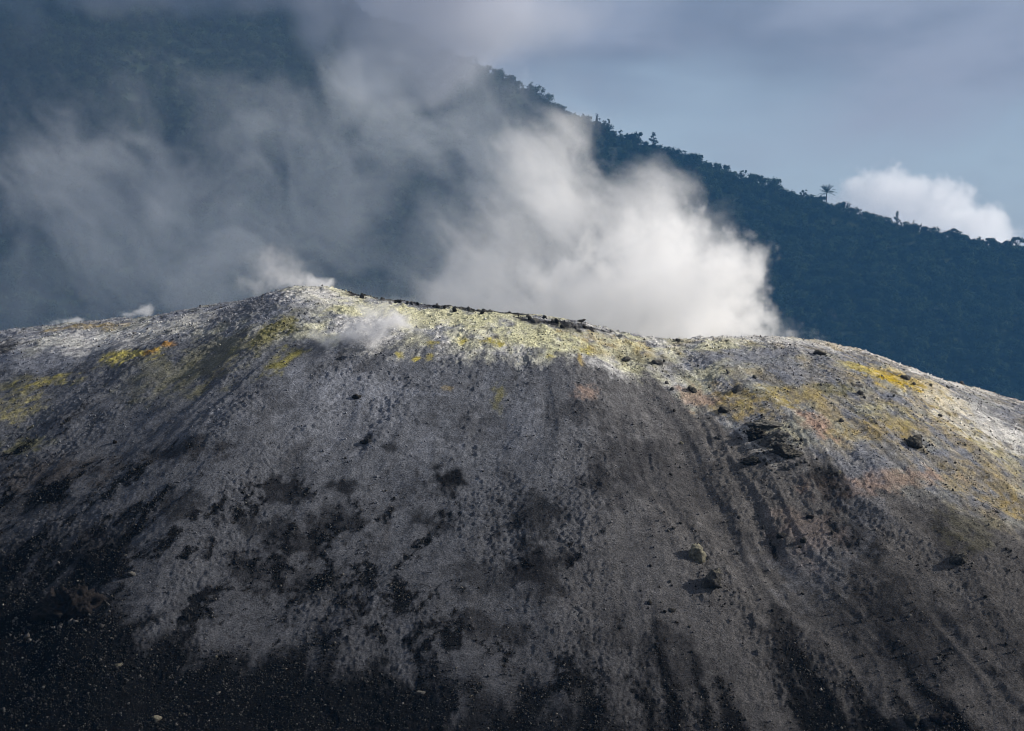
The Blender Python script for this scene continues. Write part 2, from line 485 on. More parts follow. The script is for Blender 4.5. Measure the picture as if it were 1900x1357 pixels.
def dome_color(x, y):
    s, d = dome_sd(x, y)
    n = len(x)
    col = np.empty((n, 3), 'f4')
    warp = fbm2(x / 2.2, y / 2.2, 4, 101)
    f, r = flow(x, y)
    big = fbm2(f / 6.0, r / 14.0, 3, 111)
    streak = fbm2(f / 1.1 + 0.6 * warp, r / 7.0, 4, 121, 0.55)
    patch = fbm2(f / 1.5 + 0.6 * warp, r / 4.2, 5, 131, 0.66)
    gran = fbm2(f / 0.30, r / 0.55, 4, 141, 0.7)

    w1 = fbm2(x / 0.9, y / 0.9, 3, 191); w2 = fbm2(x / 0.9 + 40, y / 0.9, 3, 195)
    fleck = sstep(-0.22, 0.3, fbm2(x / 0.38, y / 0.5, 4, 205, 0.65))
    p2 = fbm2(f / 0.8 + 0.5 * warp, r / 2.2, 4, 199, 0.65)

    def put(rgb, m):
        m = np.clip(m, 0, 1)[:, None]
        col[:] = col * (1 - m) + np.array(rgb, 'f4') * m
    col[:] = C_ASH
    put(C_WARM, sstep(-2.0, 9.0, s + 3 * big))
    put(C_PALEASH, 0.5 * sstep(0.0, 0.6, 0.5 * streak + patch + 0.6 * gran) * sstep(8, -2, s) * sstep(26, 8, d))
    put(C_DARK, 0.75 * sstep(0.05, 0.55, -0.6 * streak + 0.6 * patch + 0.45 * gran))
    # pale crust along the crest
    ce = crust_edge(s)
    q = (ce - d) / 2.2 + 1.1 * patch + 0.35 * gran
    crust = sstep(-0.35, 0.75, q)
    right = sstep(5, 12, s)
    mid = sstep(-13, -8, s) * (1 - right)
    put(C_PALEASH, crust * 0.9)
    put(C_TAN, crust * right * 0.75 * sstep(-0.3, 0.3, p2 + 0.5 * gran))
    rim_w = right * sstep(5.5, 1.0, d + 1.2 * patch)
    put(C_WHITE, crust * sstep(0.0, 0.45, patch + 0.5 * gran + 0.6 * rim_w - 0.12 * right + 0.18 * mid + 0.02) * (0.45 + 0.4 * np.maximum(mid, rim_w)))
    put(C_CREAM, crust * sstep(-0.05, 0.4, fbm2(s / 2.6, d / 2.2, 4, 151, 0.55) + 0.12 * mid) * (0.25 + 0.5 * mid))
    put(C_OCHRE, crust * right * sstep(0.05, 0.45, fbm2(s / 2.0, d / 3.4, 4, 161, 0.6)) * 0.5)
    put(C_DARK, crust * sstep(0.22, 0.5, fbm2(x / 0.9, y / 0.9, 4, 171, 0.6)) * 0.75)
    # stains
    for i, (u, v, ws, wd, rgb, st, pat) in enumerate(STAINS):
        s0, d0 = STAIN_SD[i]
        S, D = (s, d) if ws > 2 * wd else (f, r)
        a = ws * 0.0285 * 1.15; b = max(wd * 0.0285 * STAIN_K[i], 0.12)
        near = (np.abs(S - s0) < 2.6 * a) & (np.abs(D - d0) < 2.6 * b)
        if not near.any():
            continue
        e = np.exp(-(((S[near] - s0 + 0.9 * a * w1[near]) / a) ** 2 + ((D[near] - d0 + 0.9 * b * w2[near]) / b) ** 2))
        m = sstep(0.25, 0.95, 1.05 * e + pat * (0.55 * p2[near] + 0.40 * gran[near] + 0.15 * streak[near]))
        m *= st * sstep(0.02, 0.25, e)
        if rgb in (C_SULF, C_YELLOW, C_ORANGE, C_OCHRE):
            lowest = 0.6 if rgb == C_YELLOW else 0.35
            m *= lowest + (1 - lowest) * fleck[near]
        col[near] = col[near] * (1 - m[:, None]) + np.array(rgb, 'f4') * m[:, None]
    # black cinders: scattered blotches, then the continuous apron
    ci = cinder_edge(s)
    left = sstep(6, -3, s)
    put(C_DARK, 0.62 * sstep(-17, 1, d - ci + 5 * patch + 3 * streak))
    blot = sstep(0.19, 0.37, patch * 0.7 + 0.45 * p2 + 0.25 * streak + 0.36 * gran - 0.19 + 0.40 * left * sstep(-17, -1, d - ci)
                 + 0.20 * (1 - left) * sstep(-9, 0, d - ci))
    blot *= sstep(-15, -8, d - ci)
    apron = sstep(-0.5, 0.6, (d - ci) / 2.6 + 1.5 * streak + 0.7 * patch + 0.5 * p2 + 0.4 * gran)
    st2 = fbm2(f / 1.3 + 0.2 * warp, r / 26.0, 4, 221, 0.5)
    ap_r = sstep(-0.25, 0.45, (d - ci) / 5.0 + 1.9 * st2 + 0.3 * p2 + 0.45 * gran - 0.3)
    apron = apron * left + ap_r * (1 - left)
    cin = np.maximum(0.95 * blot, apron)
    put(C_BLACK, cin * (0.99))
    # fine mottling of the deposit itself
    col *= (1.0 + 0.45 * gran + 0.25 * fbm2(x / 0.14, y / 0.14, 2, 181))[:, None]
    return np.clip(col, 0.002, 0.8), cin, crust


STAIN_SD, STAIN_K = [], []
for (u, v, ws, wd, rgb, st, pat) in STAINS:
    s0, d0 = ray_sd(u, v)
    s1, d1 = ray_sd(u, v + 12)
    STAIN_SD.append((s0, d0))
    if ws <= 2 * wd:
        p = ray_dome(u, v, True)
        STAIN_SD[-1] = tuple(float(q) for q in flow(p.x, p.y))
    STAIN_K.append(min(max((d1 - d0) / 12 / 0.0285, 1.2), 6.0))

# dense part of the cone where the photograph looks, coarse rings and skirts beyond it
NX, NY = 960, 740
tcore = np.linspace(-1, 1, NX)
tout = 1 + np.cumsum(np.geomspace(0.004, 0.35, 34))
tt = np.concatenate([-tout[::-1], tcore, tout])
# rows closer together towards the crest, where the slope is seen foreshortened
yy_core = 76 + (121 - 76) * np.linspace(0, 1, NY) ** 0.94
yback = 121 + np.cumsum(np.geomspace(0.07, 9.0, 70))
yback = yback[yback < 290]
yfront = 76 - np.cumsum(np.geomspace(0.07, 3.0, 34))
yfront = yfront[yfront > 28]
yy = np.concatenate([yfront[::-1], yy_core, yback])
T, YYg = np.meshgrid(tt, yy)
XXg = T * (0.272 * np.clip(YYg, 70, 130) + 1.5)
gx = XXg.ravel(); gy = YYg.ravel()
gz = dome_height(gx, gy)
GROUND_Z = -34.0
gz = np.maximum(gz, GROUND_Z - 2.0)
gcol, gcin, gcrust = dome_color(gx, gy)
nr, nc = T.shape
idx = np.arange(nr * nc).reshape(nr, nc)
faces = np.stack([idx[:-1, :-1], idx[:-1, 1:], idx[1:, 1:], idx[1:, :-1]], -1).reshape(-1, 4)
dome_me = mesh_np('dome', np.stack([gx, gy, gz], 1), faces, smooth=False)
color_attr(dome_me, 'mineral', gcol)
dome = link(bpy.data.objects.new('volcano_dome', dome_me))
tag(dome, kind='structure')
M = Mat('dome_surface', 1.0, 0.0)
spk = M.noise(13.0, 5.0, 0.8)
sp2 = M.noise(2.2, 5.0, 0.6)
c1 = M.mix(1.0, M.attr('mineral'), M.rng(spk, 0.32, 0.68, 0.30, 1.7), 'MULTIPLY')
M.base(M.mix(1.0, c1, M.rng(sp2, 0.3, 0.7, 0.75, 1.25), 'MULTIPLY'))
M.bump(M.noise(9.0, 6.0, 0.75), 1.0, 0.10)
dome_me.materials.append(M.m)

# ------------------------------------------------------------------ caldera floor
g = 90
gxs = np.linspace(-2600, 2600, g); gys = np.linspace(-400, 2500, g)
GX, GY = np.meshgrid(gxs, gys)
GZ = GROUND_Z - 3 + 2.0 * fbm2(GX / 150, GY / 150, 3, 301)
idx = np.arange(g * g).reshape(g, g)
faces = np.stack([idx[:-1, :-1], idx[:-1, 1:], idx[1:, 1:], idx[1:, :-1]], -1).reshape(-1, 4)
me = mesh_np('ground', np.stack([GX.ravel(), GY.ravel(), GZ.ravel()], 1), faces, True)
ground = tag(link(bpy.data.objects.new('ground', me)), kind='structure')
M = Mat('black_ash_ground', 0.95, 0.1)
M.base(M.mix(M.noise(0.05, 6.0), (0.02, 0.02, 0.021), (0.06, 0.058, 0.055)))
M.bump(M.noise(0.6, 6.0), 0.8, 0.5)
me.materials.append(M.m)

# ------------------------------------------------------------------ forested mountain behind
YR = 1350.0
RIDGE = [(-2600, -300), (-1500, -420), (-700, -380), (0, -300), (300, -165), (500, -70), (700, 25), (800, 73), (900, 122), (960, 152), (1000, 174), (1030, 192), (1090, 222),
         (1140, 240), (1190, 258), (1220, 272), (1300, 296), (1400, 330), (1440, 342), (1500, 366), (1540, 377), (1600, 390),
         (1660, 407), (1700, 418), (1770, 433), (1830, 445), (1900, 456), (2100, 500), (2500, 560), (3300, 640), (4200, 700)]
_ru = np.array([(u - CU) / F_PX * YR for u, v in RIDGE]); _rz = np.array([(CV - v) / F_PX * YR for u, v in RIDGE]) - 4.0


def hill_h(x, y):
    zr = np.interp(x, _ru, _rz)
    f = YR - y
    spur = fbm2(x / 130.0 + 0.15 * noise2(x / 60, y / 60, 5), y / 420.0, 3, 401, kind=1)
    w = sstep(0, 160, np.abs(f))
    h = zr - 0.72 * np.maximum(f, 0) - 0.6 * np.maximum(-f, 0)
    h = h + w * 20 * (spur - 0.25) + w * 5 * fbm2(x / 40, y / 40, 3, 411)
    return np.maximum(h, GROUND_Z - 8)


hx = np.concatenate([np.linspace(-2400, -420, 40)[:-1], np.linspace(-420, 420, 210), np.linspace(420, 2400, 40)[1:]])
hy = np.concatenate([np.linspace(760, YR, 150), np.linspace(YR, 1900, 40)[1:]])
HX, HY = np.meshgrid(hx, hy)
HZ = hill_h(HX, HY)
nr, nc = HX.shape
idx = np.arange(nr * nc).reshape(nr, nc)
faces = np.stack([idx[:-1, :-1], idx[:-1, 1:], idx[1:, 1:], idx[1:, :-1]], -1).reshape(-1, 4)
me = mesh_np('mountain', np.stack([HX.ravel(), HY.ravel(), HZ.ravel()], 1), faces, True)
hill = tag(link(bpy.data.objects.new('mountain', me)), kind='structure')
M = Mat('mountain_undergrowth', 0.95, 0.1)
M.base(M.mix(M.noise(0.08, 6.0), (0.010, 0.018, 0.010), (0.022, 0.032, 0.018)))
me.materials.append(M.m)

# ------------------------------------------------------------------ trees
rnd = random.Random(11)


def leaf_mat(name, a, b):
    M = Mat(name, 0.95, 0.03)
    oi = M.node('ShaderNodeObjectInfo')
    M.base(M.mix(oi.outputs['Random'], a, b))
    return M.m


M_LEAF = leaf_mat('forest_leaves', (0.008, 0.020, 0.016), (0.040, 0.060, 0.030))
M_FROND = leaf_mat('palm_leaves', (0.035, 0.055, 0.03), (0.04, 0.06, 0.03))
M = Mat('bark', 0.95, 0.1)
M.base(M.mix(M.noise(1.5, 4.0), (0.05, 0.045, 0.038), (0.10, 0.09, 0.075)))
M_BARK = M.m


def tube(pts, radii, sides=6):
    V, Fc = [], []
    for i, p in enumerate(pts):
        p = Vector(p)
        dirv = (Vector(pts[min(i + 1, len(pts) - 1)]) - Vector(pts[max(i - 1, 0)])).normalized()
        q = dirv.to_track_quat('Z', 'Y')
        for k in range(sides):
            a = 2 * math.pi * k / sides
            V.append(p + q @ Vector((math.cos(a) * radii[i], math.sin(a) * radii[i], 0)))
    for i in range(len(pts) - 1):
        for k in range(sides):
            a = i * sides + k; b = i * sides + (k + 1) % sides
            Fc.append((a, b, b + sides, a + sides))
    return V, Fc


def merge(parts):
    V, Fc = [], []
    for v, f in parts:
        o = len(V); V += list(v); Fc += [tuple(i + o for i in q) for q in f]
    return V, Fc


def leaf_cloud(r, clumps, per, size):
    """leaf-sized faces gathered in uneven clumps"""
    V, Fc = [], []
    for (c, cr) in clumps:
        for _ in range(per):
            d = Vector((r.gauss(0, 1), r.gauss(0, 1), r.gauss(0, 0.8))).normalized() * cr * r.uniform(0.35, 1.05)
            p = Vector(c) + d
            nrm = (d.normalized() + Vector((r.uniform(-.7, .7), r.uniform(-.7, .7), r.uniform(0, .9)))).normalized()
            q = nrm.to_track_quat('Z', 'Y')
            a = r.uniform(0, 6.28); L = size * r.uniform(0.6, 1.3); Wd = L * r.uniform(0.45, 0.8)
            e1 = q @ Vector((math.cos(a), math.sin(a), 0)) * L; e2 = q @ Vector((-math.sin(a), math.cos(a), 0)) * Wd
            o = len(V)
            V += [p - e1, p + e2 * 0.9 - e1 * 0.1, p + e1, p - e2 * 0.9 + e1 * 0.1]
            Fc.append((o, o + 1, o + 2, o + 3))
    return V, Fc


def as_mesh(name, vf, mat):
    me = bpy.data.meshes.new(name)
    me.from_pydata([tuple(v) for v in vf[0]], [], vf[1])
    me.materials.append(mat)
    return me


def tree_meshes(kind, seed):
    r = random.Random(seed)
    if kind == 'round':      # dense broadleaf, about 8 m
        h = 8.0
        clumps = [((r.uniform(-2.0, 2.0), r.uniform(-2.0, 2.0), r.uniform(3.4, 7.0)), r.uniform(0.8, 1.5)) for _ in range(15)]
    elif kind == 'tall':     # narrow emergent with broken tiers
        h = 11.0
        clumps = [((r.uniform(-1.2, 1.2), r.uniform(-1.2, 1.2), z), r.uniform(0.6, 1.2)) for z in (3.5, 4.8, 6.0, 7.0, 8.0, 8.8, 9.8, 10.5)]
        clumps += [((r.uniform(-2.0, 2.0), r.uniform(-1.5, 1.5), r.uniform(5, 9)), 0.7) for _ in range(5)]
    elif kind == 'umbrella': # flat, open crown on bare limbs
        h = 8.5
        clumps = []
        for _ in range(20):
            a = r.uniform(0, 6.28); q = r.uniform(0.3, 4.0)
            clumps.append(((q * math.cos(a), q * math.sin(a), 8.0 - 0.13 * q * q + r.uniform(-.3, .3)), r.uniform(0.6, 0.95)))
    elif kind == 'scrub':    # low bush trees
        h = 5.0
        clumps = [((r.uniform(-2.2, 2.2), r.uniform(-2, 2), r.uniform(1.5, 4.2)), r.uniform(0.8, 1.3)) for _ in range(12)]
    else:                    # sparse, twiggy
        h = 8.0
        clumps = [((r.uniform(-1.8, 1.8), r.uniform(-1.8, 1.8), r.uniform(4.0, 8.2)), r.uniform(0.35, 0.7)) for _ in range(13)]
    per = {'sparse': 16, 'umbrella': 26, 'tall': 40}.get(kind, 42)
    crown = leaf_cloud(r, clumps, per, 0.34)
    top = 0.8 * h if kind != 'umbrella' else 5.4
    bend = r.uniform(-0.5, 0.5)
    parts = [tube([(0, 0, -2.5), (0.1, 0, 0), (bend * .5, 0.1, top * .5), (bend, 0, top)], [0.32, 0.27, 0.2, 0.08])]
    for (c, cr) in clumps[::(1 if kind in ('umbrella', 'sparse') else 2)]:
        z0 = min(top * 0.95, max(top * 0.35, c[2] * 0.62))
        b = Vector((bend * z0 / top, 0.05, z0)); e = Vector(c)
        parts.append(tube([b, (b + e) / 2 + Vector((0, 0, -0.25)), e], [0.11, 0.08, 0.035], 4))
    return as_mesh('crown', crown, M_LEAF), as_mesh('trunk', merge(parts), M_BARK)


def palm_meshes():
    r = random.Random(3)
    V, Fc = [], []
    for k in range(30):
        a = 2 * math.pi * k / 30 + r.uniform(-.12, .12)
        el = r.choice([0.15, 0.45, 0.75, 1.05, 1.3]); L = r.uniform(4.8, 5.8)
        p = Vector((0, 0, 11.0)); d = Vector((math.cos(a) * math.cos(el), math.sin(a) * math.cos(el), math.sin(el)))
        side = Vector((-math.sin(a), math.cos(a), 0))
        spine = []
        for j in range(9):
            spine.append(p.copy()); p = p + d * (L / 8); d = (d + Vector((0, 0, -0.11))).normalized()
        for j in range(8):
            o = len(V); q0, q1 = spine[j], spine[j + 1]
            up = Vector((0, 0, 0.05))
            V += [q0 - up, q1 - up, q1 + up, q0 + up]; Fc.append((o, o + 1, o + 2, o + 3))
            if j < 1:
                continue
            w = 1.35 * math.sin(math.pi * (j + 0.6) / 9.0) + 0.12
            for sg in (-1, 1):                       # leaflets
                for hh in (0.0, 0.5):
                    b0 = q0.lerp(q1, hh); b1 = q0.lerp(q1, hh + 0.3); o = len(V)
                    tip = b1 + side * sg * w + (q1 - q0) * 0.6 + Vector((0, 0, -0.22 * w))
                    V += [b0, b1, tip]; Fc.append((o, o + 1, o + 2))
    tr = tube([(0, 0, -3), (0.05, 0, 0), (0.3, 0, 6.0), (0, 0, 11.1)], [0.42, 0.36, 0.3, 0.27], 8)
    return as_mesh('crown', (V, Fc), M_FROND), as_mesh('trunk', tr, M_BARK)


KINDS = {k: [tree_meshes(k, 100 * i + j) for j in range(3)] for i, k in enumerate(('round', 'tall', 'umbrella', 'scrub', 'sparse'))}
PALM = palm_meshes()


def plant_tree(name, meshes, u, y, scale, label, group=None, sx=1.0, cat='tree'):
    x = (u - CU) / F_PX * y
    z = float(hill_h(np.array([x]), np.array([y]))[0])
    e = link(bpy.data.objects.new(name, None))
    e.location = (x, y, z - 1.2 * scale); e.scale = (scale * sx, scale * sx, scale); e.rotation_euler = (0, 0, rnd.uniform(0, 6.28))
    e.empty_display_size = 0.5
    tag(e, label, cat, group)
    for nm, me in zip(('crown', 'trunk'), meshes):
        link(bpy.data.objects.new(nm, me), e)
    return e


palm = plant_tree('palm_tree', PALM, 1534, YR - 2, 1.2, 'lone palm with spread fronds standing above the forest ridge', cat='palm')
palm.location.z -= 0.6
SPECIAL = [
    ('umbrella', 1769, 1.0, 1.25, 'umbrella_tree', 'dome crowned tree on bare limbs, right part of the ridge before the white cloud'),
    ('umbrella', 1886, 1.15, 1.1, 'umbrella_tree', 'flat topped spreading tree at the right edge of the ridge'),
    ('umbrella', 1868, 0.85, 0.8, 'umbrella_tree', 'small flat topped tree just left of the spreading tree at the right edge'),
    ('tall', 1664, 0.95, 1.0, 'forest_tree', 'tall leafy tree leaning above low scrub midway between palm and dome crowned tree'),
    ('tall', 1695, 0.6, 0.7, 'forest_tree', 'small pointed tree just right of the tall tree below the cloud'),
    ('round', 1438, 1.35, 1.25, 'forest_tree', 'big round crowned tree on the ridge left of the palm'),
    ('round', 1400, 1.1, 1.0, 'forest_tree', 'broad tree beside the big round crowned one, on its left'),
    ('round', 1293, 1.2, 1.3, 'forest_tree', 'wide airy crowned tree standing above the middle of the ridge'),
    ('tall', 1212, 1.0, 1.3, 'forest_tree', 'tallest bushy tree on the ridge above the right steam column'),
    ('tall', 1109, 0.95, 0.9, 'forest_tree', 'pointed tree with tiered crown where the ridge leaves the steam'),
    ('tall', 1130, 0.9, 0.9, 'forest_tree', 'slim tree just right of the tiered pointed tree'),
    ('round', 996, 1.3, 1.2, 'forest_tree', 'highest visible tree on the ridge just below the cloud'),
    ('round', 1016, 1.15, 1.1, 'forest_tree', 'rounded tree just below and right of the highest visible tree'),
    ('round', 1182, 1.1, 1.1, 'forest_tree', 'blocky crowned tree at a step of the ridge left of the tallest bushy tree'),
    ('sparse', 1380, 0.95, 1.0, 'forest_tree', 'thin bare twigged tree among the row left of the big round tree'),
]
for kind, u, scl, sx, nm, lab in SPECIAL:
    plant_tree(nm, rnd.choice(KINDS[kind]), u, YR - rnd.uniform(0, 4), scl * 1.22, lab, sx=sx * 0.95)
u = 905.0
while u < 1935:
    kind = rnd.choice(['round', 'round', 'scrub', 'scrub', 'sparse', 'tall']) if u < 1540 else rnd.choice(['scrub', 'scrub', 'sparse', 'round', 'scrub'])
    sc_ = rnd.uniform(0.55, 1.05) * (0.85 if u > 1540 else 1.0) * (0.72 if kind == 'tall' else 1.0)
    seg = ('on the steep upper ridge above the steam' if u < 1100 else 'on the ridge between the steam and the palm' if u < 1525
           else 'on the ridge between palm and dome crowned tree' if u < 1760 else 'at the right end of the ridge')
    desc = {'round': 'dark round crowned tree', 'scrub': 'low bushy tree', 'sparse': 'thin twiggy tree', 'tall': 'slim upright tree'}[kind]
    plant_tree('ridge_tree', rnd.choice(KINDS[kind]), u, YR - rnd.uniform(-2, 7), sc_ * 1.2, desc + ' ' + seg, desc + 's ' + seg, sx=rnd.uniform(1.0, 1.3))
    u += rnd.uniform(4.0, 7.5)

# the wood covering the mountainside: one mass of instanced crowns
rs = np.random.RandomState(5)
nt = 38000
wy = 800 + (YR + 25 - 800) * rs.rand(nt) ** 0.85
wx = (rs.rand(nt) * 2 - 1) * 0.34 * wy
wz = hill_h(wx, wy)
ok = (wz > GROUND_Z + 2)
front = YR - wy
ok &= (front > 2) | (front < -2)
wx, wy, wz = wx[ok], wy[ok], wz[ok]
nt = len(wx)
me = bpy.data.meshes.new('forest')
me.vertices.add(nt)
me.vertices.foreach_set('co', np.stack([wx, wy, wz - 2.0], 1).astype('f4').ravel())
a = me.attributes.new('tree_scale', 'FLOAT', 'POINT')
a.data.foreach_set('value', (rs.uniform(0.6, 1.5, nt) * np.interp(YR - wy, [0, 10, 45], [0.95, 0.95, 1.0]) * (1 + 0.25 * np.clip(fbm2(wx / 45, wy / 45, 2, 77), -1, 1))).astype('f4'))
a = me.attributes.new('tree_turn', 'FLOAT', 'POINT')
a.data.foreach_set('value', (rs.rand(nt) * 6.28).astype('f4'))
a = me.attributes.new('tree_pick', 'INT', 'POINT')
a.data.foreach_set('value', rs.randint(0, 4, nt).astype('i4'))
forest = tag(link(bpy.data.objects.new('forest', me)), 'dense dark rainforest covering the mountainside behind the dome', 'forest', kind='stuff')
# crowns used for instancing are those of trees standing on the ridge
crowns = [o for o in COL.objects if o.name.startswith('crown') and o.data in (KINDS['round'][0][0], KINDS['round'][1][0], KINDS['round'][2][0], KINDS['scrub'][0][0], KINDS['scrub'][1][0])]
pick, seen = [], set()
for o in crowns:
    if o.data.name not in seen:
        seen.add(o.data.name); pick.append(o)
pick = pick[:4]
ng = bpy.data.node_groups.new('forest_cover', 'GeometryNodeTree')
ng.interface.new_socket('Geometry', in_out='INPUT', socket_type='NodeSocketGeometry')
ng.interface.new_socket('Geometry', in_out='OUTPUT', socket_type='NodeSocketGeometry')
N, L = ng.nodes, ng.links
gi = N.new('NodeGroupInput'); go = N.new('NodeGroupOutput')
mtp = N.new('GeometryNodeMeshToPoints')
L.new(gi.outputs[0], mtp.inputs[0])
gtoi = N.new('GeometryNodeGeometryToInstance')
for o in reversed(pick):
    oi = N.new('GeometryNodeObjectInfo'); oi.transform_space = 'ORIGINAL'
    oi.inputs['Object'].default_value = o
    L.new(oi.outputs['Geometry'], gtoi.inputs[0])
iop = N.new('GeometryNodeInstanceOnPoints')
L.new(mtp.outputs[0], iop.inputs['Points']); L.new(gtoi.outputs[0], iop.inputs['Instance'])
iop.inputs['Pick Instance'].default_value = True


def nattr(name, typ):
    t = N.new('GeometryNodeInputNamedAttribute'); t.data_type = typ; t.inputs[0].default_value = name
    return t.outputs[0]


L.new(nattr('tree_pick', 'INT'), iop.inputs['Instance Index'])
cx = N.new('ShaderNodeCombineXYZ'); L.new(nattr('tree_turn', 'FLOAT'), cx.inputs[2])
L.new(cx.outputs[0], iop.inputs['Rotation']); L.new(nattr('tree_scale', 'FLOAT'), iop.inputs['Scale'])
L.new(iop.outputs[0], go.inputs[0])
forest.modifiers.new('cover', 'NODES').node_group = ng

# ------------------------------------------------------------------ boulders on the dome
import bmesh


def ico(sub):
    bm = bmesh.new(); bmesh.ops.create_icosphere(bm, subdivisions=sub, radius=1.0)
    v = np.array([q.co[:] for q in bm.verts]); f = np.array([[w.index for w in q.verts] for q in bm.faces]); bm.free()
    return v, f


ICO3, ICO4B, ICO4, ICO2 = ico(3), ico(4), ico(5), ico(2)


def rock_mesh(name, seed, sub, mat, rough=0.12, planes=12, clinker=0.0):
    r = np.random.RandomState(seed)
    v, f = sub
    nrm = r.randn(planes, 3); nrm /= np.linalg.norm(nrm, axis=1)[:, None]
    k = r.uniform(0.62, 1.0, planes)
    dots = v @ nrm.T
    rad = np.where(dots > 0.05, k / np.maximum(dots, 0.05), 9).min(1)
    rad = np.minimum(rad, 1.25)
    o = r.rand(3) * 50
    rad = rad * (1 + rough * fbm3(v[:, 0] * 1.6 + o[0], v[:, 1] * 1.6 + o[1], v[:, 2] * 1.6 + o[2], 5, seed, 0.6) * 1.6)
    if clinker:
        rad = rad * (1 + clinker * fbm3(v[:, 0] * 3.2 + o[1], v[:, 1] * 3.2 + o[2], v[:, 2] * 3.2, 4, seed + 9, 0.65, True))
    me = mesh_np(name, v * rad[:, None], f, False)
    me.materials.append(mat)
    return me


def rock_mat(name, a, b, dust, dust_amt):
    M = Mat(name, 0.95, 0.12)
    base = M.mix(M.rng(M.noise(2.6, 6.0, 0.65), 0.3, 0.7), a, b)
    geo = M.node('ShaderNodeNewGeometry')
    sep = M.node('ShaderNodeSeparateXYZ'); M.l.new(geo.outputs['Normal'], sep.inputs[0])
    nz = M.node('ShaderNodeMath', operation='MULTIPLY'); M.l.new(sep.outputs[2], nz.inputs[0]); M.l.new(M.rng(M.noise(4.0, 5.0), 0.35, 0.65), nz.inputs[1])
    M.base(M.mix(M.rng(nz.outputs[0], 0.15, 0.8, 0.0, dust_amt), base, dust))
    M.bump(M.noise(6.0, 6.0, 0.7), 1.0, 0.12)
    return M.m


MR_DARK = rock_mat('dark_scoria', (0.012, 0.012, 0.0125), (0.042, 0.039, 0.037), (0.15, 0.14, 0.11), 0.5)
MR_MID = rock_mat('weathered_scoria', (0.02, 0.02, 0.02), (0.085, 0.08, 0.074), (0.24, 0.22, 0.17), 0.75)
MR_GREY = rock_mat('grey_lava', (0.05, 0.05, 0.052), (0.15, 0.145, 0.14), (0.30, 0.28, 0.22), 0.6)
MR_PALE = rock_mat('crusted_lava', (0.04, 0.04, 0.036), (0.27, 0.25, 0.19), (0.40, 0.37, 0.26), 0.7)
MR_RUST = rock_mat('reddish_scoria', (0.006, 0.0055, 0.0055), (0.020, 0.016, 0.015), (0.04, 0.033, 0.03), 0.4)

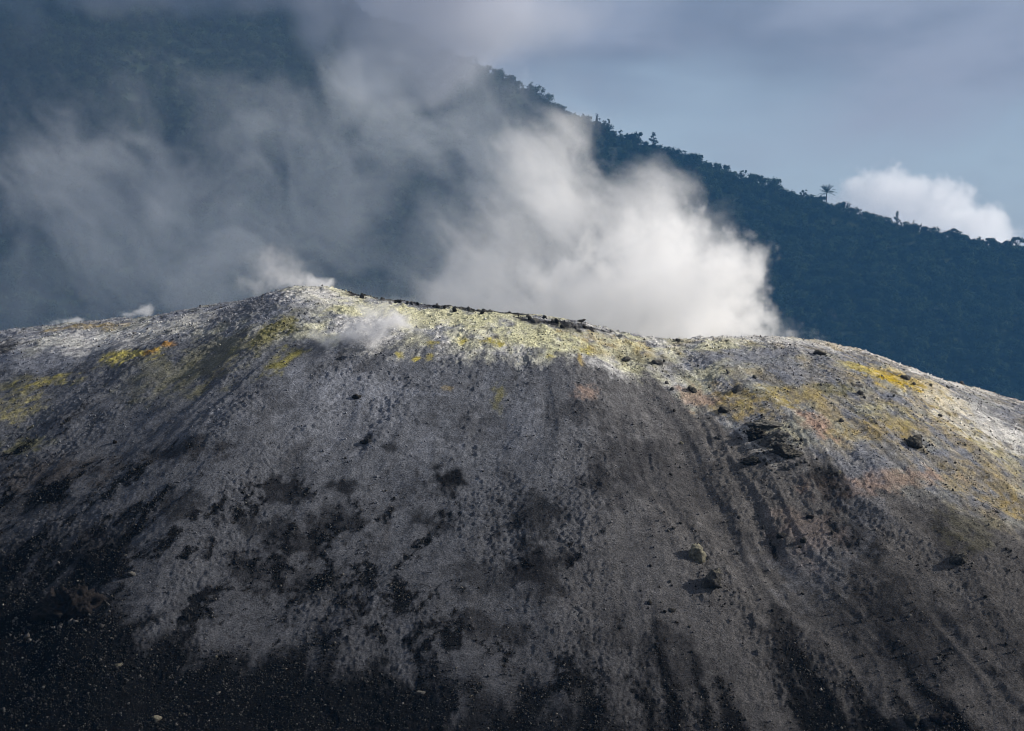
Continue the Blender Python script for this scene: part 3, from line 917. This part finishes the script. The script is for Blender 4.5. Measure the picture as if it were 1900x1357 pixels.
# (u, v, width px, height px, depth px, material, roughness, label)
BOULDERS = [
    (1288, 1021, 34, 36, 30, MR_PALE, .16, 'pale yellowish crusted boulder alone on dark ash, casting a shadow leftwards'),
    (1322, 1066, 38, 46, 30, MR_MID, .22, 'dark jagged boulder just below the pale crusted boulder'),
    (1402, 797, 42, 34, 40, MR_DARK, .24, 'upper left block of the dark lava outcrop on the right shoulder'),
    (1440, 806, 54, 34, 40, MR_GREY, .22, 'ash dusted middle block of the dark lava outcrop'),
    (1462, 834, 54, 32, 36, MR_MID, .22, 'lowest block of the dark lava outcrop, with shadow on its left'),
    (1420, 782, 50, 22, 40, MR_GREY, .2, 'flat block at the top of the dark lava outcrop under ochre ash'),
    (1396, 852, 32, 18, 26, MR_DARK, .2, 'low dark rock on smooth ash just below the lava outcrop'),
    (1345, 757, 22, 16, 20, MR_MID, .22, 'small dark knob in ochre ash left above the outcrop'),
    (1369, 718, 24, 18, 20, MR_GREY, .2, 'tilted grey rock on grey crust above the small dark knob'),
    (1284, 720, 17, 14, 15, MR_MID, .2, 'rounded dark rock at the edge of the pinkish ash'),
    (1698, 812, 36, 34, 34, MR_MID, .22, 'dark squarish boulder in the middle of the yellow stained slope'),
    (1681, 699, 18, 12, 14, MR_GREY, .14, 'smooth grey stone sitting above the brightest yellow sulphur patch'),
    (1520, 653, 24, 12, 14, MR_MID, .18, 'flat dark stone near the right crest'),
    (1595, 727, 13, 12, 11, MR_GREY, .15, 'small grey stone left of the yellow sulphur patch'),
    (1779, 1030, 34, 38, 30, MR_MID, .22, 'dark boulder low on the right at the end of a cinder streak'),
    (1449, 992, 18, 12, 12, MR_DARK, .2, 'small dark rock with a long shadow right of the pale crusted boulder'),
    (1502, 957, 13, 10, 10, MR_RUST, .2, 'small brown rock on smooth ash right of the long shadow rock'),
    (661, 734, 14, 11, 12, MR_DARK, .2, 'small black and white stone on the grey slope below the summit'),
    (680, 817, 20, 14, 16, MR_DARK, .25, 'small dark rock on the grey slope below the black and white stone'),
    (95, 1115, 88, 62, 60, MR_RUST, .26, 'left half of the big black lava mass low on the left'),
    (145, 1100, 84, 84, 60, MR_RUST, .26, 'right half of the big black lava mass low on the left'),
    (738, 558, 12, 9, 10, MR_DARK, .2, 'dark stone standing up on the crest right of the summit'),
    (1258, 630, 12, 8, 10, MR_DARK, .2, 'dark stone on the crest in the saddle before the thick steam'),
    (992, 592, 18, 13, 14, MR_GREY, .2, 'pale grey block in the dark rubble band of the crest'),
    (1076, 595, 20, 7, 12, MR_DARK, .2, 'flat dark slab at the right end of the crest rubble'),
    (291, 1331, 17, 11, 11, MR_PALE, .14, 'pale flat stone on black cinders near the bottom left'),
    (219, 1233, 15, 12, 11, MR_PALE, .14, 'pale wedge shaped stone on black cinders left of the bottom'),
    (778, 1283, 18, 11, 12, MR_GREY, .18, 'grey stone on black cinders at the bottom centre'),
    (1748, 1326, 36, 26, 26, MR_RUST, .25, 'brown clinker boulder near the bottom right edge'),
    (1690, 1332, 34, 30, 26, MR_DARK, .25, 'black clinker boulder just left of the brown one near the bottom'),
    (245, 1064, 24, 10, 14, MR_GREY, .2, 'light topped stone right of the big black lava mass'),
    (349, 1143, 12, 16, 10, MR_DARK, .2, 'upright dark stone at the edge of the lower left cinders'),
    (1218, 671, 24, 12, 18, MR_GREY, .24, 'rough grey rock in pale crust below the crest saddle'),
    (1160, 664, 20, 11, 16, MR_GREY, .24, 'grey rock in pale crust left of the rock below the saddle'),
    (213, 819, 9, 8, 8, MR_RUST, .18, 'lone tan stone on the smooth left slope'),
    (1246, 1130, 16, 10, 12, MR_DARK, .2, 'small dark rock on brown ash below left of the pale boulder'),
    (1490, 1000, 15, 10, 12, MR_DARK, .2, 'small black rock right of the long shadow rock'),
]
for i, (u, v, w, hgt, dep, mat, rg, lab) in enumerate(BOULDERS):
    p = ray_dome(u, v + hgt * 0.35)
    k = p.y / F_PX
    big = w > 30
    me = rock_mesh('boulder', 900 + i, ICO4 if w > 40 else (ICO4B if big else ICO3), mat, rg * 2.0, 9 + i % 4, 0.42 if mat in (MR_DARK, MR_RUST, MR_MID) else 0.30)
    o = link(bpy.data.objects.new('boulder', me))
    o.scale = (w * k / 2 * 0.95, dep * k / 2 * 1.05, hgt * k / 2 * 0.95)
    o.location = p + Vector((0, 0, hgt * k * 0.04))
    o.rotation_euler = (rnd.uniform(-.2, .35), rnd.uniform(-.25, .25), rnd.uniform(-.4, .4))
    tag(o, lab, 'rock', 'boulders on the dome')

# smaller loose stones that the photograph shows singly
PROTO = [[rock_mesh('stone', 1500 + 10 * j + i, ICO2, m, .15, 9, 0.05) for i in range(4)] for j, m in enumerate((MR_DARK, MR_GREY, MR_PALE))]
ZONES = [
    ((1180, 1560, 860, 1180), 34, (0, 0, 0, 1), (4, 9), 'small loose stone on the smooth dark ash of the lower right slope', 'stones on the dark ash'),
    ((1230, 1800, 650, 880), 40, (1, 1, 1, 0, 2), (4, 9), 'small stone half sunk in the yellowish crust of the right shoulder', 'stones on the right shoulder'),
    ((660, 1100, 556, 606), 30, (0, 0, 0, 1), (5, 10), 'dark stone in the rubble band along the crest', 'rubble stones along the crest'),
    ((40, 1000, 1210, 1350), 18, (1, 2, 1), (3, 6), 'light stone lying on the black cinder apron at the bottom', 'light stones on the cinders'),
    ((1560, 1880, 1020, 1320), 24, (0, 0, 1), (4, 9), 'small stone on the ash between the lower right cinder streaks', 'stones between the cinder streaks'),
]
zr = random.Random(21)
for (u0, u1, v0, v1), cnt, mats, (w0, w1), lab, grp in ZONES:
    for _ in range(cnt):
        u = zr.uniform(u0, u1)
        if 'rubble' in grp:
            v = np.interp(u, [q[0] for q in SKYLINE], [q[1] for q in SKYLINE]) + (zr.uniform(0, 7) if u < 950 else zr.uniform(1, 16))
        else:
            v = zr.uniform(v0, v1)
        p = ray_dome(u, v); k = p.y / F_PX; w = zr.uniform(w0, w1) * k / 2
        o = link(bpy.data.objects.new('stone', zr.choice(PROTO[zr.choice(mats)])))
        o.location = p + Vector((0, 0, w * 0.35)); o.scale = (w * zr.uniform(.9, 1.3), w, w * zr.uniform(.6, .95))
        o.rotation_euler = (zr.uniform(0, 6), zr.uniform(0, 6), zr.uniform(0, 6))
        tag(o, lab, 'stone', grp)

# ------------------------------------------------------------------ gravel: uncountable cinders and chips, one mass
rs = np.random.RandomState(8)
sel = np.where((np.abs(gx) < 0.272 * gy + 1) & (gy > 76) & (gy < 114))[0]
hv = dome_sd(gx[sel], gy[sel])[1]
pw = 0.14 + 2.0 * gcin[sel] + 0.35 * gcrust[sel] * (hv > 0)
dn = sstep(-0.1, 0.35, fbm2(gx[sel] / 1.4, gy[sel] / 1.4, 3, 211))
pw = pw * (0.5 + 0.7 * dn)
pw /= pw.sum()
NP_ = 170000
ids = sel[rs.choice(len(sel), NP_, p=pw)]
px_ = gx[ids] + rs.uniform(-.05, .05, NP_); py_ = gy[ids] + rs.uniform(-.05, .05, NP_)
pz_ = gz[ids].copy()
size = 0.013 + 0.020 * rs.rand(NP_) ** 2 + 0.06 * rs.rand(NP_) ** 14
j = 0
for o in [q for q in COL.objects if q.name.startswith('boulder')]:        # fragments shed around and below each boulder
    w = max(o.scale); m = int(30 + 60 * w)
    ang = rs.rand(m) * 6.28; rad = w * (0.9 + 1.3 * rs.rand(m) ** 1.5)
    px_[j:j + m] = o.location.x + np.cos(ang) * rad; py_[j:j + m] = o.location.y + np.sin(ang) * rad * 0.9 - 0.35 * rad
    pz_[j:j + m] = dome_height(px_[j:j + m], py_[j:j + m])
    size[j:j + m] = w * (0.04 + 0.16 * rs.rand(m) ** 3)
    j += m
NFRAG = j
octv = np.array([[1, 0, 0], [-.5, .87, 0], [-.5, -.87, 0], [0, 0, .8], [0, 0, -.8]], float)
octf = np.array([[0, 1, 3], [1, 2, 3], [2, 0, 3], [1, 0, 4], [2, 1, 4], [0, 2, 4]])
q = rs.randn(NP_, 3, 3)
Q = np.linalg.qr(q)[0]
stretch = rs.uniform(0.6, 1.35, (NP_, 5, 1))
V = (octv[None] * stretch) @ Q.transpose(0, 2, 1) * size[:, None, None]
V[..., 0] += px_[:, None]; V[..., 1] += py_[:, None]; V[..., 2] += (pz_ + size * 0.4)[:, None]
Fc = (octf[None] + 5 * np.arange(NP_)[:, None, None]).reshape(-1, 3)
me = mesh_np('gravel', V.reshape(-1, 3), Fc, False)
tone = rs.rand(NP_)
base = gcol[ids] * rs.uniform(0.5, 1.6, NP_)[:, None]
lightc = np.array([0.20, 0.185, 0.165]) * (0.12 + 1.0 * rs.rand(NP_) ** 3)[:, None]
is_l = (tone < 0.10)[:, None]
cz = gcin[ids] > 0.5
base[cz] = np.array([1.0, 0.96, 0.92]) * (0.004 + 0.075 * rs.rand(int(cz.sum())) ** 2.6)[:, None]
pc = np.where(is_l, lightc, base)
pc[:NFRAG] = np.array([0.05, 0.047, 0.044]) * rs.uniform(0.3, 2.2, NFRAG)[:, None]
color_attr(me, 'mineral', np.repeat(np.clip(pc, 0.003, 0.7), 5, 0))
M = Mat('gravel_stone', 0.95, 0.05)
M.base(M.attr('mineral'))
me.materials.append(M.m)
gravel = tag(link(bpy.data.objects.new('gravel', me)), 'loose cinders and stone chips strewn over the volcano slope', 'gravel', kind='stuff')

# ------------------------------------------------------------------ steam, fume and cloud: density grids
def vol_mat(name, color, density, aniso=0.0):
    m = bpy.data.materials.new(name); m.use_nodes = True
    n = m.node_tree.nodes; n.clear()
    pv = n.new('ShaderNodeVolumePrincipled'); ou = n.new('ShaderNodeOutputMaterial')
    m.node_tree.links.new(pv.outputs[0], ou.inputs['Volume'])
    pv.inputs['Color'].default_value = color + (1,); pv.inputs['Density'].default_value = density
    pv.inputs['Anisotropy'].default_value = aniso
    return m


def volume(name, lo, hi, res, fn, mat, label, cat):
    ax = [np.linspace(a, b, n, dtype='f4') for a, b, n in zip(lo, hi, res)]
    X, Y, Z = np.meshgrid(*ax, indexing='ij')
    D = fn(X, Y, Z).astype('f4')
    for axis, n in enumerate(res):          # thin out to nothing before the grid ends
        t = np.arange(n, dtype='f4'); e = np.minimum(t, n - 1 - t) / max(3.0, 0.07 * n)
        D *= sstep(0, 1, e).reshape([-1 if q == axis else 1 for q in range(3)])
    me = bpy.data.meshes.new(name)
    me.vertices.add(D.size)
    me.vertices.foreach_set('co', np.stack([X.ravel(), Y.ravel(), Z.ravel()], 1).astype('f4').ravel())
    me.attributes.new('amount', 'FLOAT', 'POINT').data.foreach_set('value', D.ravel())
    o = link(bpy.data.objects.new(name, me))
    ng = bpy.data.node_groups.new(name + '_grid', 'GeometryNodeTree')
    ng.interface.new_socket('Geometry', in_out='INPUT', socket_type='NodeSocketGeometry')
    ng.interface.new_socket('Geometry', in_out='OUTPUT', socket_type='NodeSocketGeometry')
    N, L = ng.nodes, ng.links
    gi = N.new('NodeGroupInput'); go = N.new('NodeGroupOutput'); vc = N.new('GeometryNodeVolumeCube')
    vc.inputs['Min'].default_value = lo; vc.inputs['Max'].default_value = hi
    for k, r in zip('XYZ', res):
        vc.inputs['Resolution ' + k].default_value = r
    ps = N.new('GeometryNodeInputPosition'); sep = N.new('ShaderNodeSeparateXYZ'); L.new(ps.outputs[0], sep.inputs[0])

    def mm(op, a, b=None):
        t = N.new('ShaderNodeMath'); t.operation = op
        for i, q in enumerate((a, b)):
            if q is None:
                continue
            if isinstance(q, (int, float)):
                t.inputs[i].default_value = q
            else:
                L.new(q, t.inputs[i])
        return t.outputs[0]
    ix = [mm('ROUND', mm('MULTIPLY', mm('SUBTRACT', sep.outputs[k], lo[k]), (res[k] - 1) / (hi[k] - lo[k]))) for k in range(3)]
    index = mm('ADD', mm('MULTIPLY', mm('ADD', mm('MULTIPLY', ix[0], res[1]), ix[1]), res[2]), ix[2])
    na = N.new('GeometryNodeInputNamedAttribute'); na.data_type = 'FLOAT'; na.inputs[0].default_value = 'amount'
    si = N.new('GeometryNodeSampleIndex'); si.data_type = 'FLOAT'; si.clamp = True
    L.new(gi.outputs[0], si.inputs[0]); L.new(na.outputs[0], si.inputs['Value']); L.new(index, si.inputs['Index'])
    L.new(si.outputs[0], vc.inputs['Density'])
    sm = N.new('GeometryNodeSetMaterial'); sm.inputs['Material'].default_value = mat
    L.new(vc.outputs[0], sm.inputs[0]); L.new(sm.outputs[0], go.inputs[0])
    me.materials.append(mat)
    o.modifiers.new('grid', 'NODES').node_group = ng
    tag(o, label, cat, kind='stuff')
    return o


def puffs(X, Y, Z, blobs, yc, seed, warp_s, warp_a, bil_s, bil_a, yd, soft=0.75, torn=False):
    """blobs: (u, v, ru, rv, weight) in photograph pixels, at distance yc; returns an edge-eroded density"""
    k = yc / F_PX
    shp = X.shape
    keep = np.zeros(shp, bool)
    for (u, v, ru, rv, w, dy) in blobs:
        mg = warp_a * 0.8
        keep |= (((X - (u - CU) * k) / (ru * k * 1.75 + mg)) ** 2 + ((Z - (CV - v) * k) / (rv * k * 1.75 + mg)) ** 2 + ((Y - yc - dy) / (yd * 1.75)) ** 2) < 1
    full = np.zeros(shp, 'f4')
    X, Y, Z = X[keep], Y[keep], Z[keep]
    wx = fbm3(X / warp_s, Y / warp_s, Z / warp_s, 3, seed) * warp_a
    wz = fbm3(X / warp_s + 31, Y / warp_s, Z / warp_s, 3, seed + 50) * warp_a
    x = X + wx; z = Z + wz
    if not torn:
        n = fbm3(x / bil_s, Y / bil_s, z / bil_s, 5, seed + 90, 0.68, True)
    else:      # strands drawn out along the drift, up and to the left
        p = (x * 0.75 - z * 0.66) / bil_s; q = (x * 0.66 + z * 0.75) / bil_s
        n = -fbm3(p * 0.55, Y / bil_s, q * 1.25, 5, seed + 90, 0.68, True)
    out = np.zeros_like(X)
    for (u, v, ru, rv, w, dy) in blobs:
        q = ((x - (u - CU) * k) / (ru * k)) ** 2 + ((z - (CV - v) * k) / (rv * k)) ** 2 + ((Y - yc - dy) / yd) ** 2
        e = sstep(0.0, soft, 1.12 - np.sqrt(q) + bil_a * n)
        out = np.maximum(out, w * e * (0.72 + 0.7 * n))
    full[keep] = np.clip(out, 0, 2)
    return full


STEAM = vol_mat('white_steam', (0.997, 0.998, 1.0), 0.52, 0.0)
P = 128.0
kk = P / F_PX


def box(u0, u1, v0, v1, y, yh, vox, voy=None):
    k = y / F_PX
    lo = ((u0 - CU) * k, y - yh, (CV - v1) * k); hi = ((u1 - CU) * k, y + yh, (CV - v0) * k)
    return lo, hi, tuple(int((b - a) / q) + 1 for a, b, q in zip(lo, hi, (vox, voy or vox, vox)))


lo, hi, res = box(660, 1560, 170, 710, P, 8.5, 0.17, 0.30)
MAIN = [
    (1310, 540, 95, 90, 1.0, 0), (1235, 505, 120, 105, 1.0, 1), (1345, 500, 62, 66, 0.9, -1), (1150, 560, 180, 90, 1.0, 0),
    (1000, 590, 230, 60, 0.8, 1), (1170, 450, 90, 70, 0.45, 1), (1225, 400, 50, 50, 0.3, 2), (1365, 590, 48, 40, 0.35, 0), (1230, 620, 230, 40, 1.0, 0),
]
HIGH = [
    (1160, 420, 110, 90, 0.32, 1), (1225, 385, 60, 60, 0.34, 1), (1060, 390, 90, 120, 0.40, 1), (1010, 300, 85, 85, 0.32, 2), (970, 480, 140, 110, 0.30, 3),
    (870, 550, 120, 70, 0.45, 2), (1060, 250, 65, 45, 0.22, 2), (1400, 612, 60, 24, 0.14, 0), (1290, 450, 60, 50, 0.22, 0),
]
volume('steam_plume', lo, hi, res, lambda X, Y, Z: np.maximum(puffs(X, Y, Z, MAIN, P, 500, 4.0, 2.4, 3.0, 1.5, 6.0, 0.45), puffs(X, Y, Z, HIGH, P, 540, 4.5, 3.4, 4.2, 1.7, 5.0, 0.7, True)), STEAM,
       'thick white steam plume billowing up behind the crest, right of centre', 'steam')

# thin drifting fume on the left, farther back
FUME = vol_mat('bluish_fume', (0.90, 0.945, 1.0), 0.072, 0.0)
Q_ = 260.0
lo, hi, res = box(-160, 1120, 10, 700, Q_, 9.0, 0.42, 0.8)
THIN = [
    (250, 420, 330, 220, 0.7, 0), (330, 340, 170, 110, 0.75, 0), (420, 470, 220, 160, 0.6, 4), (60, 540, 160, 120, 0.55, 0),
    (640, 330, 160, 190, 0.55, 2), (690, 150, 110, 90, 0.65, 0), (640, 180, 70, 60, 0.5, -3), (760, 250, 110, 110, 0.7, 3),
    (880, 230, 110, 90, 0.5, 0), (950, 330, 110, 170, 0.7, 2), (500, 250, 240, 110, 0.4, 2), (130, 330, 160, 100, 0.45, 0),
    (850, 470, 150, 120, 0.45, 2), (400, 520, 120, 90, 0.7, -3), (560, 560, 300, 60, 0.35, 0),
]


def thin(X, Y, Z):
    d = puffs(X, Y, Z, THIN, Q_, 620, 13.0, 10.0, 10.0, 1.6, 7.0, 0.8, True)
    return d * 1.0 + 0.04


volume('fume_veil', lo, hi, res, thin, FUME, 'thin bluish grey fume drifting across the left of the mountain', 'steam')

WISP = vol_mat('white_wisp', (0.998, 0.995, 0.998), 1.6, 0.0)


def wisp(name, blobs, uv, y, yh, vox, label, yd, seed, ws=1.2, wa=1.0, bs=0.8):
    lo, hi, res = box(*uv, y, yh, vox)
    volume(name, lo, hi, res, lambda X, Y, Z: puffs(X, Y, Z, blobs, y, seed, ws, wa, bs, 1.2, yd, 0.8), WISP, label, 'steam')


wisp('steam_wisp', [(590, 529, 34, 10, 1.0, 0), (555, 522, 40, 16, 0.6, 0), (515, 512, 50, 30, 0.32, 0), (500, 485, 45, 34, 0.18, 0), (545, 495, 30, 25, 0.16, 0), (465, 530, 45, 24, 0.2, 0)],
     (430, 650, 440, 560), 111.5, 1.6, 0.07, 'white steam wisp blowing left off the summit', 1.3, 701)
wisp('steam_wisp', [(262, 582, 24, 9, 0.8, 0), (270, 576, 16, 9, 0.6, 0), (240, 584, 20, 6, 0.5, 0)],
     (200, 320, 550, 605), 114.0, 1.0, 0.05, 'small white steam wisp on the left crest nearer the summit', 0.8, 711, 0.7, 0.5, 0.45)
wisp('steam_wisp', [(140, 596, 18, 7, 0.8, 0), (125, 598, 20, 5, 0.6, 0), (100, 602, 14, 4, 0.5, 0)],
     (70, 190, 570, 620), 115.5, 1.0, 0.05, 'smallest white steam wisp at the far left of the crest', 0.8, 721, 0.7, 0.5, 0.45)
pf = ray_dome(690, 620)
wisp('steam_wisp', [(720, 600, 58, 28, 1.1, 0), (748, 598, 30, 22, 1.3, 0), (640, 628, 62, 24, 1.2, 0), (690, 614, 60, 26, 0.9, 0), (690, 580, 45, 26, 0.5, 0)],
     (560, 810, 540, 680), pf.y - 1.2, 1.5, 0.07, 'white steam puff drifting over the crust just below the summit', 1.0, 731)

# cloud lying on the mountain top
MIST = vol_mat('mountain_cloud', (0.80, 0.81, 0.86), 0.075, 0.0)
lo, hi, res = box(-500, 1450, -420, 260, 1090.0, 90.0, 5.0)
CAP = [(560, -60, 420, 130, 1.0, 0), (180, -110, 480, 140, 1.0, 0), (830, 10, 220, 110, 1.0, 0), (900, 80, 130, 75, 0.9, 0), (1000, 40, 150, 80, 0.22, 0), (610, 50, 80, 70, 0.6, 0), (770, 90, 110, 60, 0.6, 0),
       (-300, -120, 350, 160, 1.0, 0), (560, -220, 700, 170, 1.0, 0), (720, 120, 70, 50, 0.5, 0)]
volume('mountain_cloud', lo, hi, res, lambda X, Y, Z: puffs(X, Y, Z, CAP, 1090.0, 640, 70.0, 45.0, 42.0, 0.6, 80.0, 1.1), MIST,
       'grey cloud lying on the mountain top at the upper left', 'cloud')

# far cumulus behind the ridge
CUM = vol_mat('cumulus', (0.99, 0.985, 0.985), 0.018, 0.0)
C_ = 5200.0
lo, hi, res = box(1340, 2000, 240, 640, C_, 130.0, 6.0, 10.0)
CU_B = [(1625, 360, 60, 48, 1, 0), (1690, 368, 56, 45, 1, 0), (1740, 385, 62, 52, 1, -20), (1590, 395, 70, 45, 0.9, 20), (1660, 420, 130, 60, 1, 0),
        (1790, 425, 60, 45, 1, 0), (1835, 420, 40, 42, 1, 10), (1760, 470, 130, 70, 1, 0), (1550, 430, 90, 50, 0.6, 0), (1480, 440, 80, 45, 0.4, 0), (1850, 480, 50, 60, 1, 0)]
volume('cumulus_cloud', lo, hi, res, lambda X, Y, Z: puffs(X, Y, Z, CU_B, C_, 660, 80.0, 26.0, 60.0, 0.75, 95.0, 0.4), CUM,
       'pale cumulus cloud rising behind the right end of the ridge', 'cloud')

# ------------------------------------------------------------------ haze: the air between camera and mountain
hb = [(x, y, z) for x in (-2650, 2650) for y in (-450, 2560) for z in (-46, 640)]
hf = [(0, 1, 3, 2), (4, 6, 7, 5), (0, 4, 5, 1), (2, 3, 7, 6), (0, 2, 6, 4), (1, 5, 7, 3)]
me = bpy.data.meshes.new('haze'); me.from_pydata(hb, [], hf)
haze = link(bpy.data.objects.new('haze', me))
haze['kind'] = 'stuff'
HZ_M = vol_mat('haze_air', (0.17, 0.50, 1.0), 0.000135, 0.0)
me.materials.append(HZ_M)
